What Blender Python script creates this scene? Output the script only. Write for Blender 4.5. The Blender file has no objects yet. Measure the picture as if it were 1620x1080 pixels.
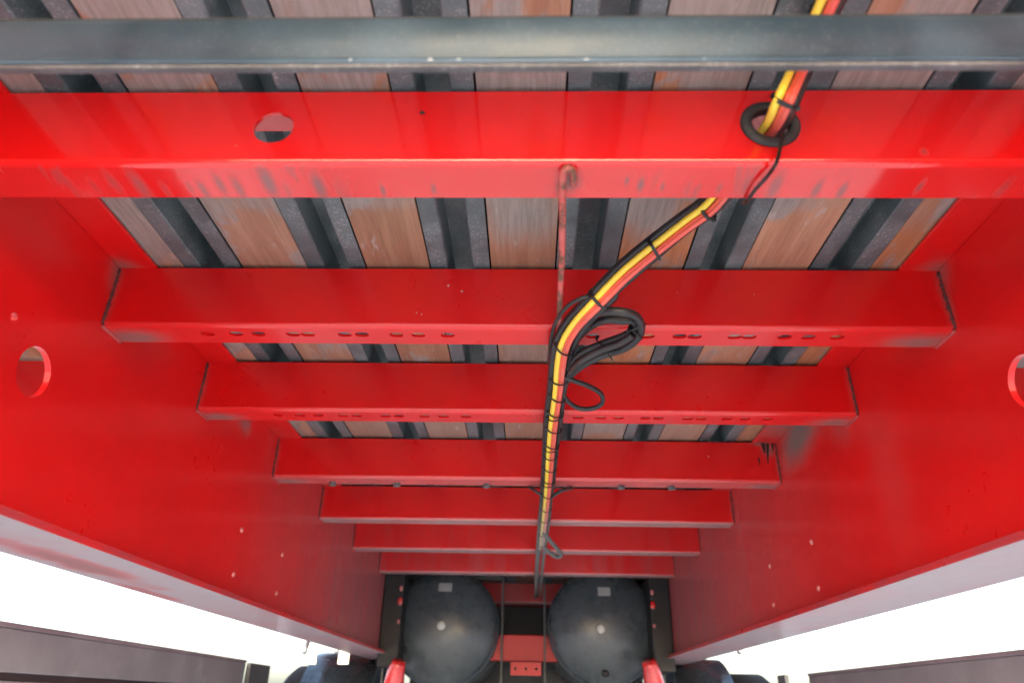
import bpy, bmesh, math, random
from mathutils import Vector, Matrix, geometry
random.seed(7)
C = bpy.context.scene.collection
R = math.radians
PI = math.pi

# ------------------------------------------------------------------ camera
FPX, TH, YA, RO = 1105.29, 0.4788, -0.0297, -0.0199      # focal length in photo pixels, pitch, yaw, roll
Z0 = 0.62                                                # camera height above the ground
def cam_axes():
    cy_, sy_, ct, st, cr, sr = math.cos(YA), math.sin(YA), math.cos(TH), math.sin(TH), math.cos(RO), math.sin(RO)
    Rz = Matrix(((cy_, -sy_, 0), (sy_, cy_, 0), (0, 0, 1)))
    Rx = Matrix(((1, 0, 0), (0, ct, st), (0, -st, ct)))
    Ry = Matrix(((cr, 0, -sr), (0, 1, 0), (sr, 0, cr)))
    return Ry @ Rx @ Rz                                  # world -> (right, forward, up)
AX = cam_axes()
CAM = Vector((0, 0, Z0))
cam_data = bpy.data.cameras.new('camera')
cam = bpy.data.objects.new('camera', cam_data); C.objects.link(cam)
r_, f_, u_ = AX.row[0].copy(), AX.row[1].copy(), AX.row[2].copy()
rot = Matrix((r_, u_, -f_)).transposed()
cam.matrix_world = Matrix.Translation(CAM) @ rot.to_4x4()
cam_data.sensor_width = 36; cam_data.lens = FPX / 1620 * 36
cam_data.clip_start = 0.02; cam_data.clip_end = 500
cam_data.dof.use_dof = True; cam_data.dof.focus_distance = 1.12; cam_data.dof.aperture_fstop = 4.5
bpy.context.scene.camera = cam

def at(px, py, x=None, y=None, z=None):
    """world point seen at photo pixel (px,py) that lies on the plane x=, y= or z="""
    d = r_ * ((px - 810) / FPX) + f_ + u_ * ((540 - py) / FPX)
    if x is not None: t = (x - CAM.x) / d.x
    elif y is not None: t = (y - CAM.y) / d.y
    else: t = (z - CAM.z) / d.z
    return CAM + d * t

# ------------------------------------------------------------------ light
W = bpy.data.worlds.new('World'); bpy.context.scene.world = W; W.use_nodes = True
nt = W.node_tree; bg = nt.nodes['Background']
sky = nt.nodes.new('ShaderNodeTexSky'); sky.sky_type = 'NISHITA'; sky.sun_disc = False
SUN_EL, SUN_AZ = R(24), R(180)           # azimuth measured clockwise from +Y
sky.sun_elevation = SUN_EL; sky.sun_rotation = SUN_AZ
sky.air_density = 1.0; sky.dust_density = 4.0; sky.ozone_density = 1.0
nt.links.new(sky.outputs[0], bg.inputs[0]); bg.inputs[1].default_value = 0.15
sl = bpy.data.lights.new('sun', 'SUN'); sl.energy = 2.2; sl.angle = R(8); sl.color = (1, .99, .97)
sun = bpy.data.objects.new('sun', sl); C.objects.link(sun)
sdir = Vector((math.sin(SUN_AZ) * math.cos(SUN_EL), math.cos(SUN_AZ) * math.cos(SUN_EL), math.sin(SUN_EL)))
sun.rotation_euler = sdir.to_track_quat('Z', 'Y').to_euler()
vs = bpy.context.scene.view_settings
vs.view_transform = 'Standard'; vs.look = 'None'; vs.gamma = 1; vs.exposure = 2.62

# ------------------------------------------------------------------ material helpers
class NB:
    def __init__(s, name):
        s.m = bpy.data.materials.new(name); s.m.use_nodes = True
        s.t = s.m.node_tree; s.b = s.t.nodes['Principled BSDF']
        s.pos = s.t.nodes.new('ShaderNodeNewGeometry').outputs['Position']
    def n(s, typ, **kw):
        n = s.t.nodes.new(typ)
        for k, v in kw.items(): setattr(n, k, v)
        return n
    def put(s, inp, v):
        if isinstance(v, bpy.types.NodeSocket): s.t.links.new(v, inp)
        else: inp.default_value = v
    def math(s, op, a, b=0.0, c=0.0, clamp=False):
        n = s.n('ShaderNodeMath', operation=op, use_clamp=clamp)
        s.put(n.inputs[0], a); s.put(n.inputs[1], b); s.put(n.inputs[2], c)
        return n.outputs[0]
    def scaled(s, sc, off=(0, 0, 0), rot=(0, 0, 0)):
        n = s.n('ShaderNodeMapping'); s.t.links.new(s.pos, n.inputs[0])
        n.inputs['Scale'].default_value = sc; n.inputs['Location'].default_value = off; n.inputs['Rotation'].default_value = rot
        return n.outputs[0]
    def noise(s, sc=(1, 1, 1), scale=5, detail=4, rough=.55, off=(0, 0, 0), rot=(0, 0, 0), dist=0):
        n = s.n('ShaderNodeTexNoise'); s.t.links.new(s.scaled(sc, off, rot), n.inputs['Vector'])
        n.inputs['Scale'].default_value = scale; n.inputs['Detail'].default_value = detail
        n.inputs['Roughness'].default_value = rough; n.inputs['Distortion'].default_value = dist
        return n.outputs['Fac']
    def ramp(s, v, a, b, lo=0., hi=1.):
        n = s.n('ShaderNodeMapRange', interpolation_type='SMOOTHSTEP'); s.put(n.inputs[0], v)
        n.inputs[1].default_value = a; n.inputs[2].default_value = b; n.inputs[3].default_value = lo; n.inputs[4].default_value = hi
        return n.outputs[0]
    def mix(s, f, a, b):
        n = s.n('ShaderNodeMix', data_type='RGBA'); s.put(n.inputs[0], f)
        s.put(n.inputs[6], a if isinstance(a, bpy.types.NodeSocket) else (*a, 1)); s.put(n.inputs[7], b if isinstance(b, bpy.types.NodeSocket) else (*b, 1))
        return n.outputs[2]
    def spot(s, p, rad, strength=1., sq=(1, 1, 1), fuzz=None, amt=.5):
        """soft stain around a world point; fuzz = noise that ruffles its outline"""
        sub = s.n('ShaderNodeVectorMath', operation='SUBTRACT'); s.t.links.new(s.pos, sub.inputs[0]); sub.inputs[1].default_value = p
        mul = s.n('ShaderNodeVectorMath', operation='MULTIPLY'); s.t.links.new(sub.outputs[0], mul.inputs[0]); mul.inputs[1].default_value = sq
        ln = s.n('ShaderNodeVectorMath', operation='LENGTH'); s.t.links.new(mul.outputs[0], ln.inputs[0])
        d = s.math('DIVIDE', ln.outputs['Value'], rad)
        if fuzz is not None: d = s.math('ADD', d, s.math('MULTIPLY', s.math('SUBTRACT', fuzz, .5), amt * 2))
        return s.ramp(d, .1, 1.15, strength, 0.)
    def bump(s, h, strength=.3, dist=.002):
        n = s.n('ShaderNodeBump'); s.put(n.inputs['Height'], h); n.inputs['Strength'].default_value = strength; n.inputs['Distance'].default_value = dist
        s.t.links.new(n.outputs[0], s.b.inputs['Normal'])
    def done(s, col=None, rough=None, metal=0., spec=None, coat=None):
        if col is not None: s.put(s.b.inputs['Base Color'], col if isinstance(col, bpy.types.NodeSocket) else (*col, 1))
        if rough is not None: s.put(s.b.inputs['Roughness'], rough)
        s.b.inputs['Metallic'].default_value = metal
        if spec is not None: s.b.inputs['Specular IOR Level'].default_value = spec
        if coat is not None: s.b.inputs['Coat Weight'].default_value = coat; s.b.inputs['Coat Roughness'].default_value = .06 if coat == 1. else .16
        return s.m

RED = (.70, .0065, .0075)
DIRT = (.16, .13, .12)
DUST = (.27, .125, .135)

# ------------------------------------------------------------------ dimensions (metres)
XL, XR = -.6121, .5879
ZT, ZB = .5665 + Z0, .4693 + Z0
YB = [.5263, .8614, 1.182, 1.6081, 2.0262, 2.4647, 2.9386]
DF = .052
ZF, TF = .1751 + Z0, .011
ZP = ZT + .006
Y_END, Y_FAR = -.22, 7.5
XO = 1.26

def red_paint(name, spots=(), streak=0., wall=False, smear=False, under_pale=False, far_dust=False):
    b = NB(name)
    big = b.noise(scale=3.2, detail=5, rough=.6)
    fine = b.noise(scale=38, detail=4)
    fuzz = b.noise(scale=11, detail=4, rough=.5)
    col = b.mix(b.ramp(big, .3, .75), RED, (.61, .0055, .0065))
    # dusty film: grows towards the axles where the wheels throw it
    sep = b.n('ShaderNodeSeparateXYZ'); b.t.links.new(b.pos, sep.inputs[0])
    far = b.ramp(sep.outputs[1], 1.2, 2.8) if wall else b.ramp(sep.outputs[1], 1.75, 3.1)
    if wall: vs_ = b.noise(sc=(1, 1, .07), scale=26, detail=4, rough=.6)
    else: vs_ = b.noise(sc=(1, 1, .10), scale=30, detail=4, rough=.6)
    film = b.math('MULTIPLY', far, b.ramp(vs_, .2, .8, .55, .92) if wall else b.ramp(vs_, .2, .8, .10, .55))
    patch = b.math('MULTIPLY', b.ramp(b.noise(sc=(1, 1, .6), scale=2.1, detail=4, off=(3, 1, 7)), .48, .8), b.ramp(big, .2, .8, .04, .16))
    film = b.math('POWER', b.math('MAXIMUM', film, patch), 1.1 if wall else 1.5)
    col = b.mix(film, col, DUST)
    rough = b.math('ADD', b.math('ADD', b.ramp(fine, .3, .8, *((.17, .25) if smear else (.27, .36))), b.math('MULTIPLY', film, .35)), b.ramp(big, .4, .8, 0, .06))
    d = None
    for p, rad, st, sq, amt in spots:
        q = b.spot(p, rad, st, sq, fuzz, amt)
        d = q if d is None else b.math('MAXIMUM', d, q)
    if smear:   # wiped dirt streaks on the underside of the first crossbeam
        s1 = b.noise(sc=(1, .22, 1), scale=34, detail=3, rough=.5, rot=(0, 0, R(28)), dist=.6)
        s2 = b.noise(scale=4.3, detail=2, off=(1.7, 0, 0))
        nz = b.n('ShaderNodeNewGeometry').outputs['Normal']; sn = b.n('ShaderNodeSeparateXYZ'); b.t.links.new(nz, sn.inputs[0])
        under = b.ramp(b.math('MULTIPLY', sn.outputs[2], -1), .7, .95)
        k = b.math('MULTIPLY', b.math('MULTIPLY', b.ramp(s1, .56, .64), b.ramp(s2, .47, .6)), under)
        k = b.math('MULTIPLY', k, .55)
        d = k if d is None else b.math('MAXIMUM', d, k)
    if d is not None:
        col = b.mix(b.math('POWER', d, 1.9), col, DIRT if not smear else (.13, .085, .085)); rough = b.math('ADD', rough, b.math('MULTIPLY', d, .45))
    # pin-head chips and specks
    vor = b.n('ShaderNodeTexVoronoi'); b.t.links.new(b.scaled((1, 1, 1)), vor.inputs['Vector']); vor.inputs['Scale'].default_value = 24
    wn = b.n('ShaderNodeSeparateColor'); b.t.links.new(vor.outputs['Color'], wn.inputs[0])
    sp = b.math('MULTIPLY', b.math('LESS_THAN', vor.outputs['Distance'], .035), b.math('GREATER_THAN', wn.outputs[0], .86))
    col = b.mix(b.math('MULTIPLY', sp, .65), col, (.5, .22, .2))
    b.bump(b.math('ADD', b.noise(sc=(1, 1, 1), scale=9, detail=2), b.math('MULTIPLY', b.noise(scale=420, detail=1), .012)), .16, .006)
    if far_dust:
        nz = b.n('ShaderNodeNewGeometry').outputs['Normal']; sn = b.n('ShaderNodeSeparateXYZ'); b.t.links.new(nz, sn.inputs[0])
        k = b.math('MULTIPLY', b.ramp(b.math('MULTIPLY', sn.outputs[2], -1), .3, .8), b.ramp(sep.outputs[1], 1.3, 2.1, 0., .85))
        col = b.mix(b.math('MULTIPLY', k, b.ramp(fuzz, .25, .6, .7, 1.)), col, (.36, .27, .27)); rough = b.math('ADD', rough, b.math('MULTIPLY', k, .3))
    if under_pale:
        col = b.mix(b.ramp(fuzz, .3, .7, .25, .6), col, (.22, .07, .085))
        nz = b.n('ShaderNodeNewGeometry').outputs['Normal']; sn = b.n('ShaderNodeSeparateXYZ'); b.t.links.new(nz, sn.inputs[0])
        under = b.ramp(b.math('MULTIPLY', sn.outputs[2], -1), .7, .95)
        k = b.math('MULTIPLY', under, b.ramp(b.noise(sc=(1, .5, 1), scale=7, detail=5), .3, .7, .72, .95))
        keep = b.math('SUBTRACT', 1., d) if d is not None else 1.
        col = b.mix(b.math('MULTIPLY', k, keep), col, (.31, .27, .29)); rough = b.math('ADD', rough, b.math('MULTIPLY', under, .4))  # down-facing faces blended towards a paler grey-pink
    return b.done(col, rough, coat=.15 if under_pale else (.3 if wall else (1. if smear else .6)), spec=.4 if under_pale else .5)

LW = lambda px, py: tuple(at(px, py, x=XL))
RW = lambda px, py: tuple(at(px, py, x=XR))
# stains, those at the top flange corners also painted-in shade: point, radius, strength, squash, ruffle
left_spots = [(LW(195, 420), .05, .75, (1, 1, .7), .5), (LW(180, 470), .018, .6, (1, 1, .3), .3), (LW(388, 668), .06, .8, (1, 1, 1.6), .5),
              (LW(455, 690), .07, .6, (1, 1, 1), .5), (LW(60, 350), .10, .25, (1, 1, 1), .3), (LW(450, 800), .3, .22, (1, 1, .5), .3), (LW(430, 690), .06, .3, (1, 1.5, .4), .2)]
right_spots = [(RW(1482, 424), .05, .7, (1, 1, .7), .5), (RW(1500, 480), .018, .6, (1, 1, .3), .3), (RW(1262, 690), .16, 1., (1, .75, 1.7), .3),
               (RW(1330, 670), .07, .5, (1, 1, 1), .5), (RW(1405, 740), .15, .30, (1, 1.6, .8), .2), (RW(1200, 800), .6, .30, (1, 1, .7), .3), (RW(1320, 400), .05, .5, (1, .3, 1), .3)]
M = {}
M['red_left'] = red_paint('red_paint_left_girder', left_spots, wall=True)
M['red_right'] = red_paint('red_paint_right_girder', right_spots, wall=True)
hook_spot = tuple(at(903, 288, z=ZB))
smudges = []
for px, py, rr, st in ((150, 296, .012, .5), (180, 290, .016, .6), (222, 294, .022, .75), (262, 300, .012, .5), (300, 296, .010, .6), (322, 300, .014, .8), (348, 292, .015, .8), (378, 298, .017, .8), (425, 290, .026, .9), (455, 302, .014, .6), (505, 296, .022, .9), (606, 302, .009, .9), (686, 299, .008, .8),
                       (992, 286, .007, .8), (1014, 292, .010, .9), (1048, 296, .007, .8), (1088, 300, .014, .5), (1138, 298, .008, .7), (1180, 292, .018, .7), (1226, 296, .020, .8), (1292, 300, .014, .85), (1332, 302, .013, .85), (1455, 296, .010, .8), (1585, 300, .014, .6)):
    smudges.append((tuple(at(px, py, z=ZB)), rr, st, (1.9, .55, 4), .28))
M['red_first'] = red_paint('red_paint_smeared', smudges + [(hook_spot, .016, .9, (1, .7, 1), .5), (tuple(at(1462, 240, y=YB[0])), .006, .7, (1, 1, 1), .4),
                                                  (tuple(at(887, 300, z=ZB)), .012, .8, (1.4, .4, 1), .6)], smear=True)
spots_b = []
for k in (1, 2, 3, 4):
    for X, s in ((XL, 1), (XR, -1)):
        spots_b.append(((X + s * .03, YB[k] + DF * .75, ZB), .06, .9, (.8, 1.5, 6), .3)); spots_b.append(((X + s * .002, YB[k], (ZT + ZB) / 2), .012, .5, (1, 1, .14), .3))
spots_b.append((tuple(at(1215, 712, y=YB[3])), .035, 1., (1, 1, .8), 1.0))
spots_b.append((tuple(at(1205, 700, y=YB[3])), .04, 1., (1, 1, 2.5), .7))
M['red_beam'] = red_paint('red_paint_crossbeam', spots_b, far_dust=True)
M['red_flange'] = red_paint('red_paint_flange', [(tuple(at(130, 895, z=ZF)), .09, .85, (2.2, .35, 1), .9), (tuple(at(230, 935, z=ZF)), .05, .7, (2.5, .3, 1), 1.), (tuple(at(90, 880, z=ZF)), .05, .7, (2., .5, 1), 1.)], under_pale=True)

def wood():
    b = NB('weathered_hardwood')
    obr = b.n('ShaderNodeObjectInfo').outputs['Random']
    g1 = b.noise(sc=(1, .05, 1), scale=230, detail=6, rough=.75)
    g2 = b.noise(sc=(1, .06, 1), scale=45, detail=4, rough=.6, dist=.4)
    col = b.mix(b.ramp(g2, .3, .7), (.33, .145, .075), (.42, .22, .125))
    col = b.mix(b.ramp(g1,   .32, .60, .34, 0.), col, (.14, .068, .042))
    hue = b.n('ShaderNodeHueSaturation'); b.t.links.new(col, hue.inputs['Color']); b.put(hue.inputs['Value'], b.ramp(obr, 0, 1, .82, 1.15)); b.put(hue.inputs['Saturation'], b.ramp(b.math('FRACT', b.math('MULTIPLY', obr, 7.3)), 0, 1, .8, 1.1))
    col = hue.outputs[0]
    # silvered patches with feathered edges, strongest just past the first crossbeam
    w = b.noise(sc=(1, .55, 1), scale=7.5, detail=6, rough=.6, off=(2, 5, 0), dist=.5)
    sep = b.n('ShaderNodeSeparateXYZ'); b.t.links.new(b.pos, sep.inputs[0])
    near = b.ramp(sep.outputs[1], .60, .84, .10, -.04)
    w2 = b.math('ADD', b.math('ADD', w, near), b.math('MULTIPLY', obr, .13))
    grey = b.mix(b.ramp(g1, .25, .75), (.19, .178, .168), (.33, .31, .295))
    col = b.mix(b.ramp(w2, .55, .62, 0., .9), col, grey)
    fz = b.noise(sc=(1, .12, 1), scale=60, detail=5, rough=.7)
    for (px, py, rad, st, sq) in ((828, 340, .085, .95, (1, 1, 1)), (1035, 350, .06, .8, (1, .8, 1)), (225, 330, .05, .7, (1, 1, 1)), (400, 322, .035, .6, (.6, 1.6, 1)), (600, 318, .04, .6, (.5, 1.6, 1)), (1235, 322, .04, .6, (.5, 1.6, 1)), (1440, 340, .05, .4, (1, 1, 1)), (830, 560, .09, .6, (1, 1, 1)), (680, 680, .12, .5, (.5, 1, 1)), (1000, 680, .12, .5, (.5, 1, 1))):
        col = b.mix(b.spot(tuple(at(px, py, z=ZP)), rad, st, sq, fz, .45), col, grey)
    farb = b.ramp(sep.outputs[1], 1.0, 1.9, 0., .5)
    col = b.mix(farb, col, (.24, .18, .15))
    col = b.mix(b.ramp(b.noise(scale=60, detail=3, sc=(1, .3, 1)), .62, .72, 0, .55), col, (.40, .37, .35))
    scr = b.noise(sc=(1, .18, 1), scale=120, detail=5, rough=.75, rot=(0, 0, R(12)), dist=1.2)
    col = b.mix(b.math('MULTIPLY', b.ramp(scr, .54, .68), b.ramp(sep.outputs[1], .5, .62, .45, .10)), col, (.36, .32, .30))
    b.bump(b.math('ADD', g1, b.math('MULTIPLY', g2, .6)), .35, .001)
    return b.done(col, .62, spec=.35)


M['wood'] = wood()
def dark_metal(name, c0, c1, fleck=.7, rough=.45, fleck_col=(.33, .34, .36), sc=1., fine=1.):
    b = NB(name)
    n1 = b.noise(scale=14 * sc, detail=6, rough=.65); n2 = b.noise(scale=330, detail=4, rough=.75); n3 = b.noise(scale=5, detail=3, off=(4, 4, 4))
    col = b.mix(b.ramp(n1, .3, .7), c0, c1)
    f = b.math('MULTIPLY', b.ramp(n2, .52, .72), b.ramp(n1, .40, .60, .18, fleck))
    col = b.mix(f, col, fleck_col)
    col = b.mix(b.ramp(n3, .56, .72, 0, .4), col, tuple(min(1, c * 1.7) for c in c1))
    b.bump(b.math('ADD', n2, n1), .3 * fine, .0012)
    return b.done(col, b.ramp(n1, .3, .7, rough - .08, rough + .12), spec=.5)
M['rib'] = dark_metal('rib_steel', (.062, .094, .104), (.125, .165, .178), rough=.42, fleck_col=(.42, .43, .45), fleck=1.)
M['grey_beam'] = dark_metal('blue_grey_painted_steel', (.014, .030, .046), (.034, .062, .090), fleck=.12, rough=.46, fleck_col=(.3, .3, .3), sc=.6, fine=.3)
M['grey_lip'] = dark_metal('dusty_grey_steel', (.050, .048, .052), (.10, .094, .098), fleck=.6, rough=.5, sc=1.4)
M['deck'] = dark_metal('sky_block_black', (.012, .012, .013), (.02, .02, .022), fleck=.1, rough=.7)  # black for the added sheet above the boards
M['guard'] = dark_metal('anodised_side_guard', (.25, .245, .26), (.34, .33, .35), fleck=.1, rough=.5, sc=.3, fine=.1)
M['guard_trim'] = dark_metal('anodised_trim', (.25, .20, .22), (.34, .28, .30), fleck=.1, rough=.45, sc=.3, fine=.1)
M['guard_groove'] = dark_metal('groove_brown', (.03, .018, .02), (.045, .03, .033), fleck=0, rough=.7)
M['tank'] = dark_metal('black_tank_enamel', (.050, .064, .074), (.064, .080, .092), fleck=.05, rough=.27, fleck_col=(.1, .1, .1), sc=.7, fine=.15)
M['bracket'] = dark_metal('bracket_grey', (.07, .075, .08), (.12, .125, .13), rough=.5)
M['strap'] = dark_metal('strap_grey', (.025, .028, .03), (.05, .053, .056), rough=.5, fleck=.2)
M['black_steel'] = dark_metal('black_steel', (.006, .006, .007), (.012, .012, .013), fleck=.1, rough=.55)
M['locker'] = dark_metal('black_plastic', (.018, .026, .034), (.03, .042, .055), fleck=0, rough=.22, sc=.4, fine=.2)

def cable_mat(name, c, dusty=.25, rough=.4, spec=.5, dust=(.35, .33, .30)):
    b = NB(name)
    n1 = b.noise(scale=30, detail=5, rough=.7); n2 = b.noise(scale=260, detail=3)
    sep = b.n('ShaderNodeSeparateXYZ'); b.t.links.new(b.pos, sep.inputs[0])
    far = b.ramp(sep.outputs[1], 1.45, 2.3, 0., .9)
    f = b.math('MAXIMUM', b.ramp(n1, .45, .75, .0, dusty), far)
    col = b.mix(f, c, dust)
    b.bump(n2, .15, .0006)
    return b.done(col, b.math('ADD', rough, b.math('MULTIPLY', f, .3)), spec=spec)
M['yellow'] = cable_mat('yellow_sheath', (.86, .66, .06), .10)
M['orange'] = cable_mat('orange_red_sheath', (.70, .095, .045), .15)
M['pink'] = cable_mat('faded_red_sheath', (.76, .115, .085), .2)
M['black'] = cable_mat('black_rubber', (.016, .017, .019), .12, .42, dust=(.16, .16, .16))
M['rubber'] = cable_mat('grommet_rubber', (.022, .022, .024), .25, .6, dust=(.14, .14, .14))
M['tie'] = cable_mat('black_nylon', (.008, .008, .009), .05, .28, dust=(.12, .12, .12))
def rod_mat():
    b = NB('rusty_red_rod')
    n = b.noise(sc=(1, .6, 1), scale=55, detail=5, rough=.7); n2 = b.noise(scale=18, detail=3)
    col = b.mix(b.ramp(n2, .35, .65), (.55, .10, .09), (.50, .17, .15)); col = b.mix(b.ramp(n, .47, .60), col, (.13, .065, .04))
    b.bump(n, .5, .002); return b.done(col, .6)
M['rod'] = rod_mat()
def plain(name, c, rough=.5, metal=0, sc=20):
    b = NB(name); n = b.noise(scale=sc, detail=4)
    return b.done(b.mix(n, tuple(x * .8 for x in c), tuple(min(1, x * 1.15) for x in c)), rough, metal)
M['weld'] = plain('dirty_weld', (.11, .03, .027), .7, sc=120)
M['weld_red'] = plain('painted_weld', (.42, .05, .05), .4, sc=120)
M['bolt'] = plain('dusty_pink_bolt', (.62, .22, .22), .4)
M['chip_dark'] = plain('bare_primer', (.02, .012, .012), .7)
M['chip_light'] = plain('paint_chip_edge', (.62, .42, .38), .5)
M['label'] = plain('foil_label', (.38, .39, .40), .4, sc=90)
M['red_plain'] = plain('clean_red', (.42, .012, .016), .5)
M['plug'] = plain('pale_plug', (.55, .56, .52), .4)
M['zinc'] = plain('bright_zinc', (.70, .74, .78), .25, .6)
M['tyre'] = plain('tyre_rubber', (.012, .012, .013), .8)

# ------------------------------------------------------------------ mesh helpers
def obj(name, bm, mat, parent=None, smooth=False, **props):
    me = bpy.data.meshes.new(name); bm.normal_update(); bm.to_mesh(me); bm.free()
    if smooth:
        for p in me.polygons: p.use_smooth = True
    me.materials.append(M[mat] if isinstance(mat, str) else mat)
    o = bpy.data.objects.new(name, me); C.objects.link(o)
    if parent: o.parent = parent
    for k, v in props.items(): o[k] = v
    return o
def box(bm, a, b):
    v = [bm.verts.new((x, y, z)) for z in (a[2], b[2]) for y in (a[1], b[1]) for x in (a[0], b[0])]
    for f in ((0, 2, 3, 1), (4, 5, 7, 6), (0, 1, 5, 4), (2, 6, 7, 3), (0, 4, 6, 2), (1, 3, 7, 5)): bm.faces.new([v[i] for i in f])
def bevel_box(a, b, r=.002, seg=2):
    bm = bmesh.new(); box(bm, a, b)
    bmesh.ops.bevel(bm, geom=bm.edges[:], offset=r, segments=seg, affect='EDGES', profile=.5)
    return bm
def extrude_profile(pts, y0, y1, closed=True, axis='y', smooth_from=None):
    """pts (a, z) extruded along an axis; caps added"""
    bm = bmesh.new()
    mk = (lambda p, t: (p[0], t, p[1])) if axis == 'y' else (lambda p, t: (t, p[0], p[1]))
    A = [bm.verts.new(mk(p, y0)) for p in pts]; B = [bm.verts.new(mk(p, y1)) for p in pts]
    n = len(pts)
    for i in range(n if closed else n - 1): bm.faces.new((A[i], A[(i + 1) % n], B[(i + 1) % n], B[i]))
    if closed: bm.faces.new(A); bm.faces.new(B)
    bmesh.ops.recalc_face_normals(bm, faces=bm.faces[:])
    return bm
def smooth_path(pts, per=8):
    P = [Vector(p) for p in pts]; P = [P[0] * 2 - P[1]] + P + [P[-1] * 2 - P[-2]]
    out = []
    for i in range(1, len(P) - 2):
        a, b, c, d = P[i - 1:i + 3]
        for k in range(per):
            t = k / per
            out.append(.5 * ((2 * b) + (-a + c) * t + (2 * a - 5 * b + 4 * c - d) * t * t + (-a + 3 * b - 3 * c + d) * t ** 3))
    out.append(P[-2]); return out
def tube(bm, path, rad, seg=12, cap=True, flat=None):
    """tube along points; flat=(w,h,up) gives a ribbon section"""
    n = len(path); rings = []
    up = Vector((0, 0, 1))
    prev = None
    for i, p in enumerate(path):
        t = (path[min(i + 1, n - 1)] - path[max(i - 1, 0)]).normalized()
        if prev is None:
            s = t.cross(up if abs(t.dot(up)) < .95 else Vector((1, 0, 0))).normalized()
        else:
            s = (prev - t * prev.dot(t)).normalized()
        prev = s; q = s.cross(t).normalized()
        r = rad(i / (n - 1)) if callable(rad) else rad
        ring = []
        for k in range(seg):
            a = 2 * PI * k / seg
            ring.append(bm.verts.new(p + (s * math.cos(a) + q * math.sin(a)) * r))
        rings.append(ring)
    for a, b in zip(rings, rings[1:]):
        for k in range(seg): bm.faces.new((a[k], a[(k + 1) % seg], b[(k + 1) % seg], b[k]))
    if cap: bm.faces.new(rings[0][::-1]); bm.faces.new(rings[-1])
def plate(bm, outer, holes, to3, thick):
    """flat plate with real holes: outline and holes in 2-D, to3 maps to 3-D, thick = offset vector"""
    loops = [outer] + holes
    tri = geometry.tessellate_polygon([[Vector((x, y, 0)) for x, y in l] for l in loops])
    flat = [p for l in loops for p in l]
    A = [bm.verts.new(to3(p)) for p in flat]; B = [bm.verts.new(Vector(to3(p)) + thick) for p in flat]
    fs = []
    for t in tri:
        fs.append(bm.faces.new([A[i] for i in t])); fs.append(bm.faces.new([B[i] for i in t][::-1]))
    k = 0
    for l in loops:
        n = len(l)
        for i in range(n): fs.append(bm.faces.new((A[k + i], A[k + (i + 1) % n], B[k + (i + 1) % n], B[k + i])))
        k += n
    bmesh.ops.recalc_face_normals(bm, faces=fs)
def circle(cx, cy, rx, ry=None, n=32):
    ry = ry or rx
    return [(cx + rx * math.cos(2 * PI * i / n), cy + ry * math.sin(2 * PI * i / n)) for i in range(n)]
def slot(cx, cy, w, h, n=8):
    r = h / 2; out = []
    for i in range(n + 1): a = -PI / 2 + PI * i / n; out.append((cx + w / 2 - r + r * math.cos(a), cy + r * math.sin(a)))
    for i in range(n + 1): a = PI / 2 + PI * i / n; out.append((cx - w / 2 + r + r * math.cos(a), cy + r * math.sin(a)))
    return out
def lathe(bm, prof, seg=48, origin=Vector((0, 0, 0))):
    """prof (radius, y) turned about a line parallel to y"""
    rings = []
    for r, y in prof:
        if r < 1e-6: rings.append([bm.verts.new(origin + Vector((0, y, 0)))])
        else: rings.append([bm.verts.new(origin + Vector((r * math.cos(2 * PI * k / seg), y, r * math.sin(2 * PI * k / seg)))) for k in range(seg)])
    for a, b in zip(rings, rings[1:]):
        for k in range(seg):
            j = (k + 1) % seg
            if len(a) == 1: bm.faces.new((a[0], b[j], b[k]))
            elif len(b) == 1: bm.faces.new((a[k], a[j], b[0]))
            else: bm.faces.new((a[k], a[j], b[j], b[k]))
    bmesh.ops.recalc_face_normals(bm, faces=bm.faces[:])
def thing(name, label, cat, loc=(0, 0, 0), group=None):
    o = bpy.data.objects.new(name, None); C.objects.link(o); o.location = loc; o.empty_display_size = .1
    o['label'] = label; o['category'] = cat
    if group: o['group'] = group
    return o
def settle(root):
    """parts are modelled in world coordinates: keep them there under a root that stands elsewhere"""
    root.matrix_basis = Matrix.Translation(root.location)
    for ch in root.children: ch.matrix_parent_inverse = Matrix.Translation(root.location).inverted()

# ------------------------------------------------------------------ ground
b = NB('pale_concrete')
n1 = b.noise(scale=.8, detail=6); n2 = b.noise(scale=60, detail=4, rough=.7)
b.bump(n2, .4, .003)
b.done(b.mix(n1, (.25, .262, .28), (.33, .345, .365)), .85)
M['ground'] = b.m
bm = bmesh.new(); v = [bm.verts.new(p) for p in ((-200, -200, 0), (200, -200, 0), (200, 200, 0), (-200, 200, 0))]; bm.faces.new(v)
obj('ground', bm, 'ground', kind='structure')

# ------------------------------------------------------------------ trailer
trailer = thing('trailer', 'underside of a red flatbed trailer chassis with wood and steel deck', 'trailer', (0, 2.5, 0))

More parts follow.
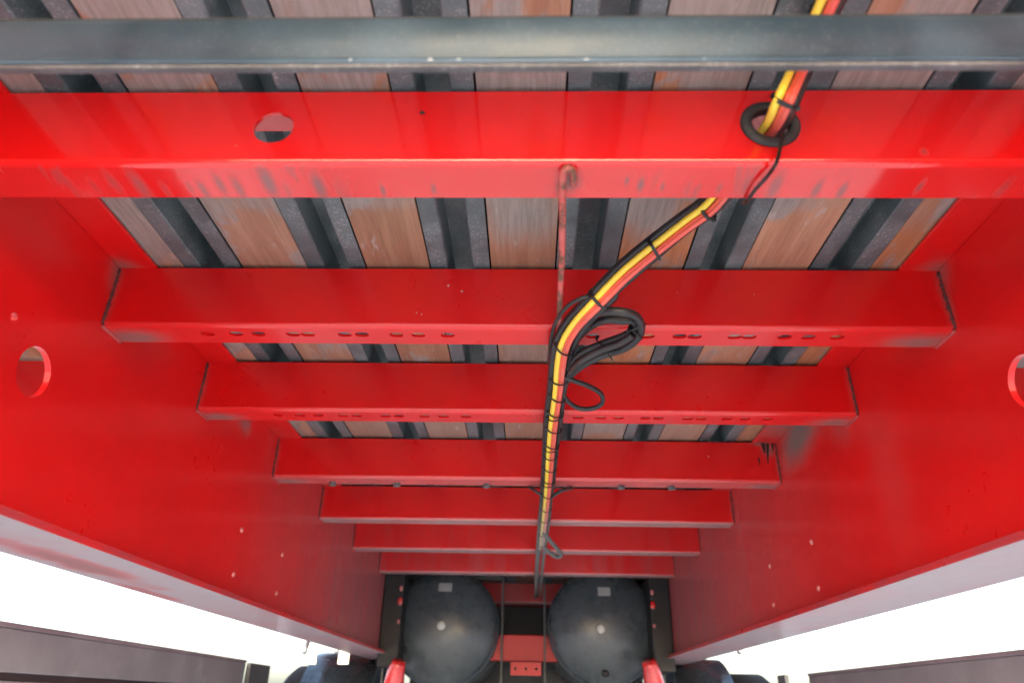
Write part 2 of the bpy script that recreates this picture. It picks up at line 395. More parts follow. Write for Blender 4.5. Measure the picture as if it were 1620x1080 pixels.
# girders: web (with holes) > flanges, bolts
def girder(X, s, mat, holes, bolts):
    """s = +1 left girder (inside faces +x), -1 right"""
    bm = bmesh.new(); z0, z1 = ZF + TF, ZT - .001
    hl = [circle(c.y, c.z, a, b_) for c, a, b_ in holes]
    plate(bm, [(Y_END, z0), (Y_FAR, z0), (Y_FAR, z1), (Y_END, z1)], hl, lambda p: (X, p[0], p[1]), Vector((-s * .008, 0, 0)))
    web = obj('girder', bm, mat, trailer)
    web['label'] = 'long red side girder on the %s of the frame' % ('left' if s > 0 else 'right')
    a, c = sorted((X + s * .03, X - s * .121))
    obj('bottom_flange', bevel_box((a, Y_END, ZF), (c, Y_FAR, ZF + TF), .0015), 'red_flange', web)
    a, c = sorted((X + s * .055, X - s * .10))
    obj('top_flange', bevel_box((a, Y_END, ZT), (c, Y_FAR, ZT + .005), .001), mat, web)
    bm = bmesh.new()   # fillet weld along web and bottom flange
    tube(bm, [Vector((X + s * .001, Y_END + .01, z0)), Vector((X + s * .001, Y_FAR - .01, z0))], .004, 8)
    obj('weld_seam', bm, mat, web, smooth=True)
    for (px, py) in bolts:
        p = at(px, py, x=X)
        bm = bmesh.new(); bmesh.ops.create_uvsphere(bm, u_segments=12, v_segments=8, radius=.006, matrix=Matrix.Translation(p) @ Matrix.Diagonal((.6, 1, 1, 1)))
        obj('bolt', bm, 'bolt', web, smooth=True)
    return web
girder(XL, 1, 'red_left', [(at(54, 588, x=XL), .030, .032), (at(22, 503, x=XL), .006, .007)], [(382, 838), (369, 908), (446, 877), (437, 938)])
girder(XR, -1, 'red_right', [(at(1622, 602, x=XR), .030, .032)], [(1284, 857), (1218, 895), (1295, 930), (1224, 956)])

# crossbeams: folded C sections, open towards the front
def crossbeam(Y, mat, web_holes=(), slots=(), x0=XL, x1=XR, label=None, welds=True):
    rb, t = .007, .004
    bm = bmesh.new()
    plate(bm, [(x0, ZB + rb), (x1, ZB + rb), (x1, ZT), (x0, ZT)], list(web_holes), lambda p: (p[0], Y, p[1]), Vector((0, t, 0)))
    plate(bm, [(x0, Y + rb), (x1, Y + rb), (x1, Y + DF), (x0, Y + DF)], list(slots), lambda p: (p[0], p[1], ZB), Vector((0, 0, t)))
    box(bm, (x0, Y + t + .0005, ZT - t), (x1, Y + DF, ZT - .0005))
    outer = [(Y + rb - rb * math.cos(a), ZB + rb - rb * math.sin(a)) for a in [PI / 2 * i / 7 for i in range(8)]]
    A = [bm.verts.new((x0, p[0], p[1])) for p in outer]; B = [bm.verts.new((x1, p[0], p[1])) for p in outer]
    for i in range(7): f = bm.faces.new((A[i], B[i], B[i + 1], A[i + 1])); f.smooth = True
    inner = [(Y + rb - (rb - t) * math.cos(a), ZB + rb - (rb - t) * math.sin(a)) for a in [PI / 2 * i / 5 for i in range(6)]]
    A = [bm.verts.new((x0, p[0], p[1])) for p in inner]; B = [bm.verts.new((x1, p[0], p[1])) for p in inner]
    for i in range(5): f = bm.faces.new((A[i], A[i + 1], B[i + 1], B[i])); f.smooth = True
    o = obj('crossbeam', bm, mat, trailer)
    if label: o['label'] = label
    if welds:
        for X, s in ((x0, 1), (x1, -1)):
            bm = bmesh.new()
            n = 26; path = [Vector((X + s * (.001 + random.uniform(-.0008, .0008)), Y - .0005, ZT - .003 - (ZT - ZB - .006) * i / n)) for i in range(n + 1)]
            tube(bm, path, lambda q: .0024 + .0007 * math.sin(q * 90) + .0006 * math.sin(q * 31), 8)
            obj('weld_seam', bm, 'weld', o, smooth=True)
            bm = bmesh.new(); path = [Vector((X + s * .001, Y + DF * i / 8, ZB - .0005)) for i in range(9)]
            tube(bm, path, .0032, 8); obj('weld_seam', bm, 'weld_red', o, smooth=True)
    return o
def slots_at(Y, xs, py, w, h=.0135):
    out = []
    for q in xs:
        px, ww = q if isinstance(q, tuple) else (q, w)
        c = at(px, py, z=ZB); out.append(slot(c.x, Y + .024, ww, h))
    return out
h1 = at(433, 202, y=YB[0]); h2 = at(1218, 198, y=YB[0])
beam1 = crossbeam(YB[0], 'red_first', [circle(h1.x, h1.z, .0205, .0205), circle(h2.x, h2.z, .021, .021)], label='nearest red crossbeam with two round holes and smeared dirt underneath', x0=XL, x1=XR)
beam2 = crossbeam(YB[1], 'red_beam', (), slots_at(YB[1], [330, 375, 410, 465, 488, 546, 573, 627, 662, 708, 938, (1022, .026), 1076, 1100, 1164, 1187, 1244, 1282, 1328], 530, .0205), label='second crossbeam with a row of slotted holes')
beam3 = crossbeam(YB[2], 'red_beam', (), slots_at(YB[2], [443, 476, 505, 544, 565, 611, 631, 672, 702, 737, 915, 951, 979, 1022, 1043, 1090, 1111, 1153, 1182, 1218], 659, .0205), label='third crossbeam with a row of slotted holes')
beam4 = crossbeam(YB[3], 'red_beam', (), [], label='fourth crossbeam with black marks at its right end')
for k in range(4, 7): crossbeam(YB[k], 'red_beam')
for Y in (3.85, 4.3, 4.75, 5.2, 5.7, 6.2, 6.7): crossbeam(Y, 'red_beam', welds=False)
for k, Y in enumerate(YB + [3.42, 3.85, 4.3]):      # outriggers outside the girders
    for a, c in ((-XO + .01, XL - .009), (XR + .009, XO - .01)):
        bm = bmesh.new(); t = .004
        box(bm, (a, Y, ZB), (c, Y + t, ZT - .001)); box(bm, (a, Y + t, ZB), (c, Y + DF, ZB + t))
        obj('outrigger', bm, 'red_beam', trailer)
# outer side rails of the deck
for s in (-1, 1):
    a, c = sorted((s * XO, s * (XO + .05)))
    obj('side_rail', bevel_box((a, Y_END, ZT - .09), (c, Y_FAR, ZT + .07), .004), 'red_beam', trailer)

# paint chips
def chip(px, py, Y, beam, mat, r, n=7, seed=1):
    rnd = random.Random(seed); c = at(px, py, y=Y)
    pts = [(c.x + r * rnd.uniform(.6, 1.25) * math.cos(2 * PI * i / n), c.z + r * rnd.uniform(.6, 1.25) * math.sin(2 * PI * i / n)) for i in range(n)]
    bm = bmesh.new(); plate(bm, pts, [], lambda p: (p[0], Y - .0004, p[1]), Vector((0, .0008, 0))); obj('paint_chip', bm, mat, beam)
chip(668, 179, YB[0], beam1, 'chip_dark', .0030, seed=2)
chip(709, 452, YB[1], beam2, 'chip_light', .0022, 6, seed=3); chip(731, 461, YB[1], beam2, 'chip_light', .0020, seed=4)
chip(659, 495, YB[1], beam2, 'chip_light', .0009, seed=5); chip(667, 497, YB[1], beam2, 'chip_light', .0012, seed=6)
chip(1071, 463, YB[1], beam2, 'chip_light', .0008, seed=7); chip(1193, 466, YB[1], beam2, 'chip_light', .0009, seed=8)
chip(1121, 722, YB[3], beam4, 'chip_light', .002, seed=9)

def drip(px0, py0, px1, py1, w, Y, beam):
    a, c = at(px0, py0, y=Y), at(px1, py1, y=Y)
    pts = [(a.x - w, a.z), (c.x - w * .3, c.z), (c.x + w * .3, c.z), (a.x + w, a.z), (a.x + w * .4, a.z + w)]
    bm = bmesh.new(); plate(bm, pts, [], lambda p: (p[0], Y - .0004, p[1]), Vector((0, .0008, 0))); obj('tar_drip', bm, 'chip_dark', beam)
drip(1214, 702, 1215, 733, .0038, YB[3], beam4); drip(1200, 724, 1202, 736, .0024, YB[3], beam4); drip(1222, 702, 1223, 714, .003, YB[3], beam4); drip(1207, 702, 1210, 716, .005, YB[3], beam4)
for px, py in ((526, 764), (628, 766), (770, 769), (982, 771), (1062, 771)):
    p = at(px, py, z=ZB - .003)
    bm = bmesh.new(); bmesh.ops.create_cone(bm, cap_ends=True, segments=6, radius1=.009, radius2=.009, depth=.008, matrix=Matrix.Translation((p.x, YB[3] + DF - .012, ZB - .004))); obj('bolt', bm, 'bracket', beam4)

# deck: hardwood boards between steel hat ribs
edges = [(248, 295), (383, 490), (579, 683), (775, 880), (973, 1082), (1172, 1280), (1375, 1423)]
bx = [(at(a, 425, z=ZP).x, at(c, 426, z=ZP).x) for a, c in edges]
pitch = (bx[5][0] - bx[1][0]) / 4; ww = sum(c - a for a, c in bx[1:6]) / 5
bx = [(bx[1][0] - pitch, bx[1][0] - pitch + ww)] + bx[1:6] + [(bx[5][0] + pitch, bx[5][0] + pitch + ww)]
while bx[0][0] - pitch > -XO - .05: bx.insert(0, (bx[0][0] - pitch, bx[0][0] - pitch + ww))
while bx[-1][1] + pitch < XO + .05: bx.append((bx[-1][0] + pitch, bx[-1][0] + pitch + ww))
g = .0022
for a, c in bx:
    a2, c2 = max(a + g, -XO), min(c - g, XO)
    if c2 - a2 < .01: continue
    dz = random.uniform(0, .0015)
    bm = bevel_box((a2, Y_END, ZP + dz), (c2, Y_FAR, ZP + .028), .0012, 2)
    obj('floor_board', bm, 'wood', trailer)
for (a0, a1), (c0, c1) in zip(bx, bx[1:]):
    l, r = a1, c0; w = r - l; f = w * .29; H = .042; t = .003; sl_ = .0025
    pts = [(l, ZP), (l + f - .002, ZP), (l + f, ZP + .002), (l + f + sl_, ZP + H), (r - f - sl_, ZP + H), (r - f, ZP + .002), (r - f + .002, ZP), (r, ZP)]
    back = [(r, ZP + t), (r - f + t, ZP + t), (r - f + t - sl_, ZP + H + t), (l + f - t + sl_, ZP + H + t), (l + f - t, ZP + t), (l, ZP + t)]
    obj('deck_rib', extrude_profile(pts + back, Y_END, Y_FAR), 'rib', trailer)
bm = bmesh.new(); box(bm, (-XO, Y_END, ZP + .048), (XO, Y_FAR, ZP + .06)); obj('sky_block_sheet', bm, 'deck', trailer)  # dark sheet added above the boards so no sky leaks through the gaps

# grey cross rail close to the camera, folded section
YG = .335
gz = lambda py: at(800, py, y=YG).z
zt_, zm, zb_ = gz(27), gz(78), gz(90)
prof = [(YG + .010, zt_ + .004), (YG + .004, zt_ + .0035), (YG, zt_ - .001), (YG - .001, zt_ - .006), (YG + .001, zm + .004), (YG + .005, zm - .001), (YG + .004, zb_ + .001), (YG + .001, zb_ - .002),
        (YG + .003, zb_ - .0025), (YG + .006, zb_ - .0025), (YG + .0065, zb_), (YG + .0065, zt_)]
slope = at(1620, 65, y=YG).z - at(0, 72, y=YG).z
bm = extrude_profile(prof, -.62, .60, axis='x')
for v in bm.verts: v.co.z += slope * (v.co.x / .98) * .5
rail = obj('grey_cross_rail', bm, 'grey_beam', trailer)
for f in rail.data.polygons: f.use_smooth = abs(f.normal.x) < .5
rail['label'] = 'blue grey steel rail crossing the whole view closest to the camera'
bm = bevel_box((-.62, YG + .0025, zb_ - .0060), (.60, YG + .0085, zb_ - .0030), .001)
for v in bm.verts: v.co.z += slope * (v.co.x / .98) * .5
obj('rail_lip', bm, 'grey_lip', rail)
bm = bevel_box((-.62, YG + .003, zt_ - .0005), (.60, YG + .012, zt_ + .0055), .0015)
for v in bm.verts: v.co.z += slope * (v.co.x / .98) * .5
obj('rail_shade_strip', bm, 'rubber', rail)  # added dark strip standing in for the shadow along the rail's top edge
for px in (680, 725, 928, 1116, 1285, 1327, 1385, 553):
    p = at(px, 90, y=YG)
    bm = bmesh.new(); bmesh.ops.create_icosphere(bm, subdivisions=2, radius=random.uniform(.0008, .0013), matrix=Matrix.Translation(p + Vector((0, .0025, 0))) @ Matrix.Diagonal((1.5, .6, 1, 1)))
    obj('paint_drop', bm, 'label', rail, smooth=True)

# thin painted rod along the middle, hooked on the first crossbeam
a = at(893, 290, z=ZB - .006); c = at(884, 533, z=ZB - .006)
path = smooth_path([at(907, 292, z=ZB - .004), at(908, 274, z=ZB - .005), at(899, 266, z=ZB - .006), at(891, 274, z=ZB - .006), at(890, 300, z=ZB - .006), at(889, 400, z=ZB - .006), at(886, 470, z=ZB - .006), at(884, 530, z=ZB - .005)], 6)
bm = bmesh.new(); tube(bm, path, .0038, 10); obj('tie_rod', bm, 'rod', trailer, smooth=True)

# side guards beside the trailer
def side_guard(X, s, line, y_end, y_start, groove):
    ztop = lambda: at(line[0], line[1], x=X).z
    z = ztop(); x0, x1 = sorted((X, X + s * .03))
    m = obj('side_guard', bevel_box((x0, y_start, z - .105), (x1, y_end, z - .012), .003), 'guard', trailer)
    obj('trim', bevel_box((x0 - .003, y_start, z - .0115), (x1 + .003, y_end, z), .002), 'guard_trim', m)
    if groove:
        obj('groove', bevel_box((x0 + .004, y_start, z - .122), (x1 - .004, y_end, z - .1055), .001), 'guard_groove', m)
        obj('rail', bevel_box((x0, y_start, z - .22), (x1, y_end, z - .1225), .003), 'guard', m)
    m['label'] = 'grey side guard panel outside the %s girder' % ('left' if s < 0 else 'right')
    return m
gl = side_guard(-1.22, -1, (0, 981), at(390, 1045, x=-1.22).y, Y_END, True)
gr = side_guard(1.22, 1, (1620, 1026), at(1278, 1064, x=1.22).y, Y_END, False)
for X, px0, px1, par in ((-1.20, 392, 424, gl), (1.20, 1231, 1243, gr)):
    p, q = at(px0, 1060, x=X), at(px1, 1060, x=X)
    obj('post', bevel_box((X - .01, min(p.y, q.y), .35), (X + .01, max(p.y, q.y), at(px0, 1047 if X < 0 else 1068, x=X).z), .003), 'bracket', par)

# suspension area beyond the last visible crossbeam
YT = 3.22
for s, X in ((1, XL), (-1, XR)):
    x0, x1 = sorted((X + s * .001, X + s * .085))
    hg = obj('dark_side_block', bevel_box((x0, YT - .14, ZF - .05), (x1, YT + .9, ZB + .02), .006), 'black_steel', trailer)  # black block added for the dark reflection between girder and tank
    hx = X + s * .087
    for dz, m_, r in ((.25, 'bolt', .009), (.20, 'red_beam', .014), (.12, 'bolt', .007)):
        bm = bmesh.new(); bmesh.ops.create_uvsphere(bm, u_segments=12, v_segments=8, radius=r, matrix=Matrix.Translation((hx - s * .012, YT - .143, ZF + dz)) @ Matrix.Diagonal((.8, .5, 1.2, 1)))
        obj('bolt', bm, m_, hg, smooth=True)
    # red sloping arm below
    bm = bmesh.new()
    pt = [at(632 if s > 0 else 1026, 1045, y=YT - .2), at(626 if s > 0 else 1032, 1065, y=YT - .18), at(618 if s > 0 else 1040, 1110, y=YT - .16), at(605 if s > 0 else 1052, 1180, y=YT - .15)]
    tube(bm, smooth_path(pt, 4), lambda q: .026 + .03 * q, 16); obj('suspension_arm', bm, 'red_first', trailer, smooth=True)
# axle carrier and bracket between the tanks
p0, p1 = at(800, 1003, y=YT + .12), at(868, 1046, y=YT + .12)
br = obj('tank_carrier', bevel_box((p0.x - .3, YT + .12, p1.z), (p1.x + .3, YT + .16, p0.z), .004), 'red_plain', trailer)
p0, p1 = at(808, 1046, y=YT + .05), at(856, 1068, y=YT + .05)
bm = bmesh.new(); plate(bm, [(p0.x, p1.z), (p1.x, p1.z), (p1.x, p0.z), (p0.x, p0.z)], [circle(p0.x + (p1.x - p0.x) * q, (p0.z + p1.z) / 2, .006, n=14) for q in (.15, .5, .85)], lambda p: (p[0], YT + .05, p[1]), Vector((0, .006, 0)))
obj('drilled_plate', bm, 'red_plain', br)
bm = bmesh.new(); tube(bm, [Vector((-1.0, YT + .50, .385)), Vector((1.0, YT + .50, .385))], .075, 20); obj('axle', bm, 'black_steel', trailer, smooth=True)
for s in (-1, 1):
    bm = bmesh.new(); lathe(bm, [(.0, -.13), (.27, -.13), (.36, -.12), (.385, -.09), (.385, .09), (.36, .12), (.27, .13), (0, .13)], 48)
    bmesh.ops.rotate(bm, verts=bm.verts, matrix=Matrix.Rotation(PI / 2, 3, 'Z'))
    bmesh.ops.translate(bm, verts=bm.verts, vec=(s * 1.0, YT + .50, .385)); obj('wheel', bm, 'tyre', trailer, smooth=True)
obj('dark_backing', bevel_box((XL + .003, YT + .75, .35), (XR - .003, YT + .77, ZB - .003), .002), 'black_steel', trailer)  # black sheet added behind the tanks to keep the depth dark

# curved mudguards outside the girders with bright clips, over the wheels
WY, WR = YT + .50, .47
for s, pxs in ((-1, (478, 578)), (1, (1085, 1180))):
    Yb = 3.2
    x_a, x_b = at(pxs[0], 1050, y=Yb).x, at(pxs[1], 1050, y=Yb).x
    if s < 0: x_a = min(x_a, -1.0)
    arc = [R(a) for a in range(10, 176, 5)]
    pts = [(WY - WR * math.cos(a), .36 + WR * math.sin(a)) for a in arc] + [(WY - (WR - .012) * math.cos(a), .36 + (WR - .012) * math.sin(a)) for a in arc[::-1]]
    bm = extrude_profile(pts, x_a, x_b, axis='x')
    sb = obj('mudguard', bm, 'locker', trailer)
    for f in sb.data.polygons: f.use_smooth = abs(f.normal.x) < .5
    sb['label'] = 'dark plastic mudguard outside the %s girder' % ('left' if s < 0 else 'right')
    for q in ((484, 535) if s < 0 else (1172,)):
        p = at(q, 1020, y=WY - WR * .86)
        bm = bmesh.new(); tube(bm, [at(q + 7, 1004, y=WY - WR * .84), at(q - 3, 1032, y=WY - WR * .95)], .010, 10); obj('clip', bm, 'zinc', sb, smooth=True)
        p = at(q + 11, 1042, y=WY - WR * .96); obj('clip_plate', bevel_box((p.x - .024, p.y - .03, p.z - .022), (p.x + .024, p.y - .022, p.z + .022), .002), 'zinc', sb)
settle(trailer)

# ------------------------------------------------------------------ air tanks (held by their straps)
def tank(px, label, spot_px, lab, port):
    c = at(px, 990, y=YT + .055); rad = 88.5 / 1620 * 36 / cam_data.lens * (c - CAM).dot(f_)
    t = thing('air_tank', label, 'air tank', (c.x, YT + .35, c.z - rad), 'black air tanks at the far end')
    prof = [(0, -.062)] + [(rad * .965 * math.sin(q), .035 - .097 * math.cos(q)) for q in [PI / 2 * i / 14 for i in range(1, 15)]]
    prof += [(rad * .965, .05), (rad * .985, .053), (rad, .058), (rad, .62), (rad * .96, .66), (rad * .6, .70), (0, .71)]
    bm = bmesh.new(); lathe(bm, prof, 64, Vector((c.x, YT, c.z))); obj('shell', bm, 'tank', t, smooth=True)
    def on_dome(x, z, o=.0015):
        rr = min(.999, math.hypot(x - c.x, z - c.z) / (rad * .965)); return YT + .035 - .097 * math.sqrt(1 - rr * rr) - o
    bm = bmesh.new(); q = at(spot_px[0], spot_px[1], y=YT - .06)
    y = on_dome(q.x, q.z); bmesh.ops.create_uvsphere(bm, u_segments=16, v_segments=10, radius=.018, matrix=Matrix.Translation((q.x, y, q.z)) @ Matrix.Diagonal((1, .5, 1, 1)))
    obj('drain_plug', bm, 'plug', t, smooth=True)
    p0 = at(lab[0] - 10, lab[1] - 7, y=YT - .03); p1 = at(lab[0] + 10, lab[1] + 7, y=YT - .03)
    bm = bmesh.new(); n = 6; G = [[bm.verts.new((p0.x + (p1.x - p0.x) * i / n, on_dome(p0.x + (p1.x - p0.x) * i / n, p0.z + (p1.z - p0.z) * j / n, .002), p0.z + (p1.z - p0.z) * j / n)) for i in range(n + 1)] for j in range(n + 1)]
    for j in range(n):
        for i in range(n): bm.faces.new((G[j][i], G[j][i + 1], G[j + 1][i + 1], G[j + 1][i]))
    o = obj('label', bm, 'label', t); md = o.modifiers.new('thick', 'SOLIDIFY'); md.thickness = .001
    q = at(port[0], port[1], y=YT - .03); y = on_dome(q.x, q.z)
    bm = bmesh.new(); lathe(bm, [(0, -.010), (.011, -.010), (.013, -.006), (.015, 0), (.015, .02)], 20, Vector((q.x, y, q.z))); obj('port', bm, 'black_steel', t, smooth=True)
    # frame of flat bars round the tank
    zt2 = c.z + rad + .004
    w = rad + .012
    bm = bmesh.new()
    box(bm, (c.x - w, YT + .10, zt2), (c.x + w, YT + .24, zt2 + .008))
    box(bm, (c.x - w, YT + .095, zt2 - .045), (c.x + w, YT + .0995, zt2 + .01))
    for s in (-1, 1): box(bm, (c.x + s * w - .004, YT + .10, c.z - rad), (c.x + s * w + .004, YT + .15, zt2 - .001))
    obj('strap_frame', bm, 'strap', t)
    settle(t); return t
tank(701, 'left one of two round black air tanks with a pale plug at its centre', (698, 989), (705, 929), (640, 1026))
tank(955, 'right one of two round black air tanks with a grey sticker near the top', (951, 994), (955, 936), (958, 1064))

# ------------------------------------------------------------------ cable harness
har = thing('cable_harness', 'bundle of yellow, orange red and black cables bound with zip ties under the crossbeams', 'cables', tuple(at(885, 560, z=ZB - .05)))
ZC = ZB - .022
YH = YB[0]
ctr = [at(1335, -60, z=ZT - .035), at(1305, 10, z=ZT - .03), at(1262, 110, z=ZT - .026), at(1238, 160, y=YH - .055), at(1218, 200, y=YH + .002), at(1178, 255, y=YH + .05), at(1128, 322, y=.655),
       at(1085, 355, y=.69), at(1035, 395, y=.715), at(985, 437, y=.735), at(942, 480, y=.757), at(912, 512, z=ZC + .002), at(893, 545, z=ZC), at(885, 580, z=ZC), at(881, 620, z=ZC), at(875, 670, z=ZC - .002), at(870, 720, z=ZC),
       at(866, 770, z=ZC), at(862, 815, z=ZC), at(857, 860, z=ZC), at(853, 900, z=ZC), at(851, 945, z=ZC + .01)]
# offsets across the bundle (to the right of the path seen from below, then towards the camera)
def frames(path):
    out = []
    for i, p in enumerate(path):
        t = (path[min(i + 1, len(path) - 1)] - path[max(i - 1, 0)]).normalized()
        v = (p - CAM).normalized()
        s = t.cross(v).normalized()
        if s.x < 0: s = -s
        q = s.cross(t).normalized()
        if q.dot(v) > 0: q = -q              # towards the viewer below
        out.append((p, t, s, q))
    return out
full = smooth_path(ctr, 8); fr = frames(full); NF = len(fr)
def strand(off, r, mat, name, i0=0, i1=None, wob=.0012, seg=12, seed=0, fade=None):
    r *= .8 if mat == 'black' else .74
    rnd = random.Random(seed); ph = [rnd.uniform(0, 6.28) for _ in range(4)]
    pts = []
    i1 = i1 or NF
    for i in range(i0, i1):
        p, t, s, q = fr[i]; u = i / NF * 40
        tight = 1.0
        o0, o1 = off(i / (NF - 1)) if callable(off) else off
        o0 *= .74; o1 *= .74
        pts.append(p + s * (o0 * tight + wob * math.sin(u + ph[0])) + q * (o1 * tight + wob * math.sin(u * 1.3 + ph[1])))
    bm = bmesh.new(); tube(bm, pts, r, seg); return obj(name, bm, mat, har, smooth=True)
lerp = lambda a, b, t: a + (b - a) * max(0, min(1, t))
i_hole = 4 * 8; i_end = 19 * 8 + 2
strand(lambda t: (lerp(-.0065, -.0050, (t - .3) * 4), .006), .0054, 'yellow', 'yellow_cable', 0, i_end, seed=1, wob=.0006)
strand(lambda t: (lerp(.0035, .0022, (t - .3) * 4), .004), .0036, 'orange', 'orange_cable', 0, i_end, seed=2, wob=.0003)
strand(lambda t: (lerp(.0085, .0078, (t - .3) * 4), .0045), .0046, 'pink', 'faded_red_cable', 0, i_end, seed=3, wob=.0004)
strand(lambda t: (lerp(.012, -.0150, (t - .19) * 9), -.005), .0078, 'black', 'black_cable', 0, None, seed=4, wob=.0008)
strand(lambda t: (.010 if t < .45 else .0155, -.008), .0060, 'black', 'black_cable', 0, None, seed=5, wob=.001)
strand(lambda t: (-.006, -.010), .0060, 'black', 'black_cable', i_hole, None, seed=6, wob=.001)
strand(lambda t: (lerp(.0, .0170, (t - .5) * 12), -.006), .0042, 'black', 'black_cable', 11 * 8, None, seed=7, wob=.001)
# zip ties along the bundle
def tie(i, w=.0165, h=.0125, off=.0, tilt=0., tail=True, r=.0013):
    w *= .76; h *= .80; off *= .76
    p, t, s, q = fr[i]; cen = p + s * off - q * .002
    bm = bmesh.new(); n = 28; pts = []
    for k in range(n + 1):
        a = 2 * PI * k / n
        pts.append(cen + s * (w * math.cos(a)) + q * (h * math.sin(a)) + t * (tilt * w * math.cos(a)))
    prev = None; rings = []
    for k in range(n):
        tt = (pts[(k + 1) % n] - pts[k - 1 if k else n - 1]).normalized(); nn = (pts[k] - cen).normalized(); bb = tt.cross(nn).normalized()
        ring = [bm.verts.new(pts[k] + bb * (1.5 * r * a) + nn * (.7 * r * c_)) for a, c_ in ((-1, -1), (1, -1), (1, 1), (-1, 1))]
        rings.append(ring)
    for k in range(n):
        A, B = rings[k], rings[(k + 1) % n]
        for j in range(4): bm.faces.new((A[j], A[(j + 1) % 4], B[(j + 1) % 4], B[j]))
    if tail:
        hp = cen + s * (w + .001) + t * (tilt * w) + q * .002
        m = Matrix.Translation(hp) @ Matrix((s, t, q)).transposed().to_4x4() @ Matrix.Diagonal((.0045, .0042, .003, 1))
        bmesh.ops.create_cube(bm, size=1, matrix=m)
    bmesh.ops.recalc_face_normals(bm, faces=bm.faces[:])
    obj('zip_tie', bm, 'tie', har)
def idx_of_py(py):
    best = min(range(NF), key=lambda i: abs((540 - FPX * (fr[i][0] - CAM).dot(u_) / (fr[i][0] - CAM).dot(f_)) - py)); return best
tie(idx_of_py(20), .0165, .013, .002, .1); tie(idx_of_py(158), .0165, .013, .002, .1)
tie(idx_of_py(330), .017, .013, .002, .1)
tie(idx_of_py(395), .0185, .0135, -.003, .15); tie(idx_of_py(476), .0185, .0135, -.003, .1)
for k, py in enumerate([548, 600, 625, 650, 676, 700, 720, 736, 760, 782, 802, 822, 842, 858]):
    tie(idx_of_py(py), .0195, .0155, .001, (.5, .3, .75, .4, .6)[k % 5], tail=False, r=.0010)
    if k in (3, 5, 8): tie(idx_of_py(py + 5), .0195, .0155, .001, -.4, tail=False, r=.0009)

def loose(pts, r, mat='black', name='black_cable', root=None, per=8, seg=12):
    bm = bmesh.new(); tube(bm, smooth_path(pts, per), r, seg); return obj(name, bm, mat, root or har, smooth=True)
zk = ZC - .004
# thin cable that leaves the bundle on the left and rejoins it
loose([at(948, 466, z=ZC + .012), at(921, 471, z=ZC + .004), at(896, 486, z=zk + .006), at(878, 512, z=zk + .01), at(871, 542, z=zk + .014), at(868, 575, z=zk + .016)], .0026)
loose([at(938, 482, z=ZC + .012), at(920, 498, z=ZC + .012), at(896, 522, z=ZC + .013), at(880, 550, z=ZC + .013), at(873, 590, z=ZC + .012), at(869, 640, z=ZC + .010)], .0048)
# short thin loop lower down
loose([at(893, 596, z=ZC), at(908, 602, z=ZC - .004), at(930, 610, z=ZC - .006), at(950, 622, z=ZC - .006), at(953, 636, z=ZC - .006), at(940, 645, z=ZC - .006), at(918, 646, z=ZC - .004), at(900, 636, z=ZC), at(890, 622, z=ZC)], .0040)
# thin strings slung over the fourth crossbeam, and the loop at the far end
loose([at(836, 770, z=ZB - .001), at(850, 778, z=ZC), at(862, 790, z=ZC)], .0035); loose([at(872, 786, z=ZC), at(888, 776, z=ZC), at(906, 771, z=ZB - .001)], .0042)
loose([at(858, 838, z=ZC), at(868, 852, z=ZC - .01), at(882, 868, z=ZC - .014), at(888, 877, z=ZC - .015), at(880, 880, z=ZC - .015), at(868, 872, z=ZC - .01), at(858, 862, z=ZC)], .007)
settle(har)

# coil of spare black cable tied to the bundle
coil = thing('cable_coil', 'looped spare length of thick black cable tied beside the colourful bundle', 'cable', tuple(at(960, 540, z=ZC)))
z1 = ZC - .008
A = [at(890, 625, z=ZC + .012), at(896, 603, z=ZC + .010), at(915, 582, z=z1 + .004), at(950, 563, z=z1), at(985, 552, z=z1), at(1008, 535, z=z1), at(1014, 515, z=z1), at(1004, 499, z=z1), at(980, 493, z=z1), at(955, 493, z=z1 + .006), at(930, 501, z=ZC + .012), at(908, 522, z=ZC + .013), at(890, 556, z=ZC + .015)]
B = [at(894, 590, z=ZC + .010), at(915, 562, z=z1 + .004), at(950, 545, z=z1 + .004), at(985, 532, z=z1 + .004), at(1004, 520, z=z1 + .006), at(1002, 508, z=z1 + .006), at(985, 507, z=z1 + .005), at(958, 506, z=z1 + .008), at(934, 516, z=ZC + .012), at(912, 536, z=ZC + .013), at(898, 560, z=ZC + .014)]
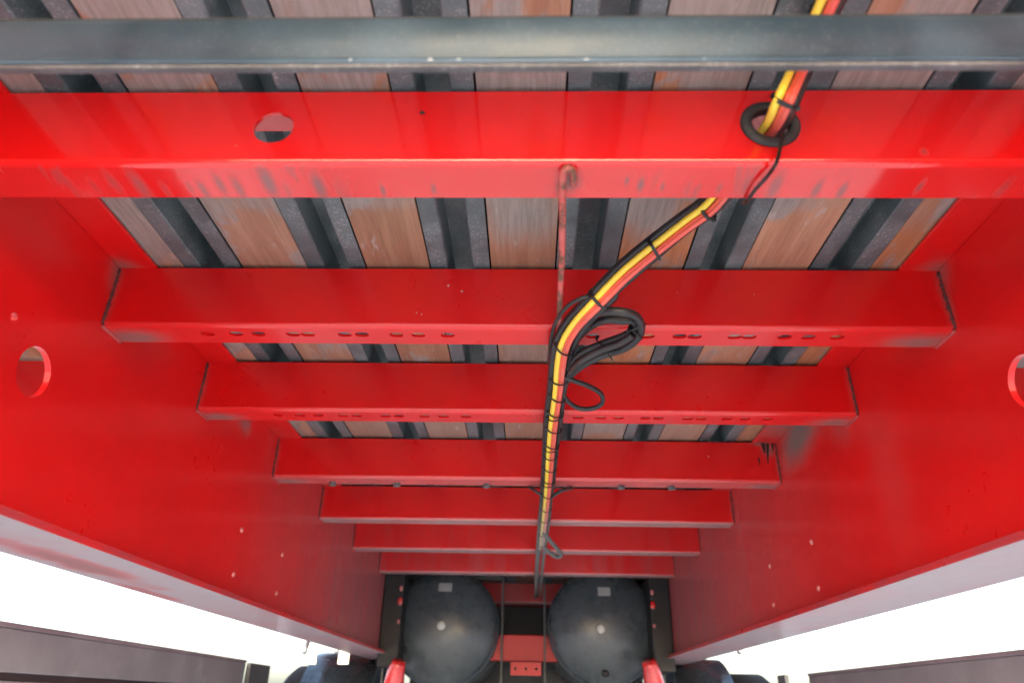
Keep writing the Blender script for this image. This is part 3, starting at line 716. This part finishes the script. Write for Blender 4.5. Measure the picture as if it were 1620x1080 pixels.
loose(A, .0058, root=coil, name='cable_loop'); loose(B, .0054, root=coil, name='cable_loop')
loose([at(897, 596, z=ZC + .004), at(918, 572, z=z1 - .006), at(950, 554, z=z1 - .006), at(980, 543, z=z1 - .006), at(1000, 530, z=z1 - .004)], .0052, root=coil, name='cable_loop')
def band(p, a, w, h, view=1., tailpts=None):
    bm = bmesh.new(); n = 24; v = (p - CAM).normalized(); s = (r_ * math.cos(a) + u_ * math.sin(a)).normalized()
    pts = [p + s * (w * math.cos(2 * PI * k / n)) + v * (h * math.sin(2 * PI * k / n)) + s.cross(v) * (.15 * w * math.cos(2 * PI * k / n)) for k in range(n + 1)]
    tube(bm, pts, .0012, 6, cap=False)
    bmesh.ops.create_cube(bm, size=1, matrix=Matrix.Translation(p - s * (w + .001)) @ Matrix.Rotation(.5, 4, 'Y') @ Matrix.Diagonal((.004, .004, .005, 1)))
    obj('zip_tie', bm, 'tie', coil)
band(at(956, 553, z=z1 - .001), R(-240 + 180), .0185, .013); band(at(1009, 518, z=z1), R(15), .0115, .011); band(at(1006, 527, z=z1), R(-50), .011, .010)
settle(coil)

# rubber grommet in the right hole, with a trailing zip-tie tail
gm = thing('rubber_grommet', 'black rubber ring lining the right hole of the nearest crossbeam', 'grommet', (h2.x, YH, h2.z))
bm = bmesh.new()
ro, ri = .0298, .0188
lathe(bm, [(ri, -.003), (ri + .001, -.0045), (ri + .004, -.0055), (ro - .003, -.0045), (ro, -.002), (ro, -.0003), (.0205, -.0003), (.0205, .0045), (ro - .002, .0045), (ro - .003, .008), (ri + .002, .008), (ri, .006), (ri, -.003)], 40, Vector((h2.x, YH, h2.z)))
obj('ring', bm, 'rubber', gm, smooth=True)
bm = bmesh.new(); tube(bm, smooth_path([at(1240, 212, y=YH - .012), at(1234, 235, y=YH - .012), at(1228, 258, y=YH - .009), at(1214, 279, z=ZB - .006), at(1195, 300, z=ZB - .006), at(1182, 318, z=ZB - .004), at(1176, 322, z=ZB + .004)], 6), .0019, 6)
obj('tie_tail', bm, 'tie', gm)
settle(gm)
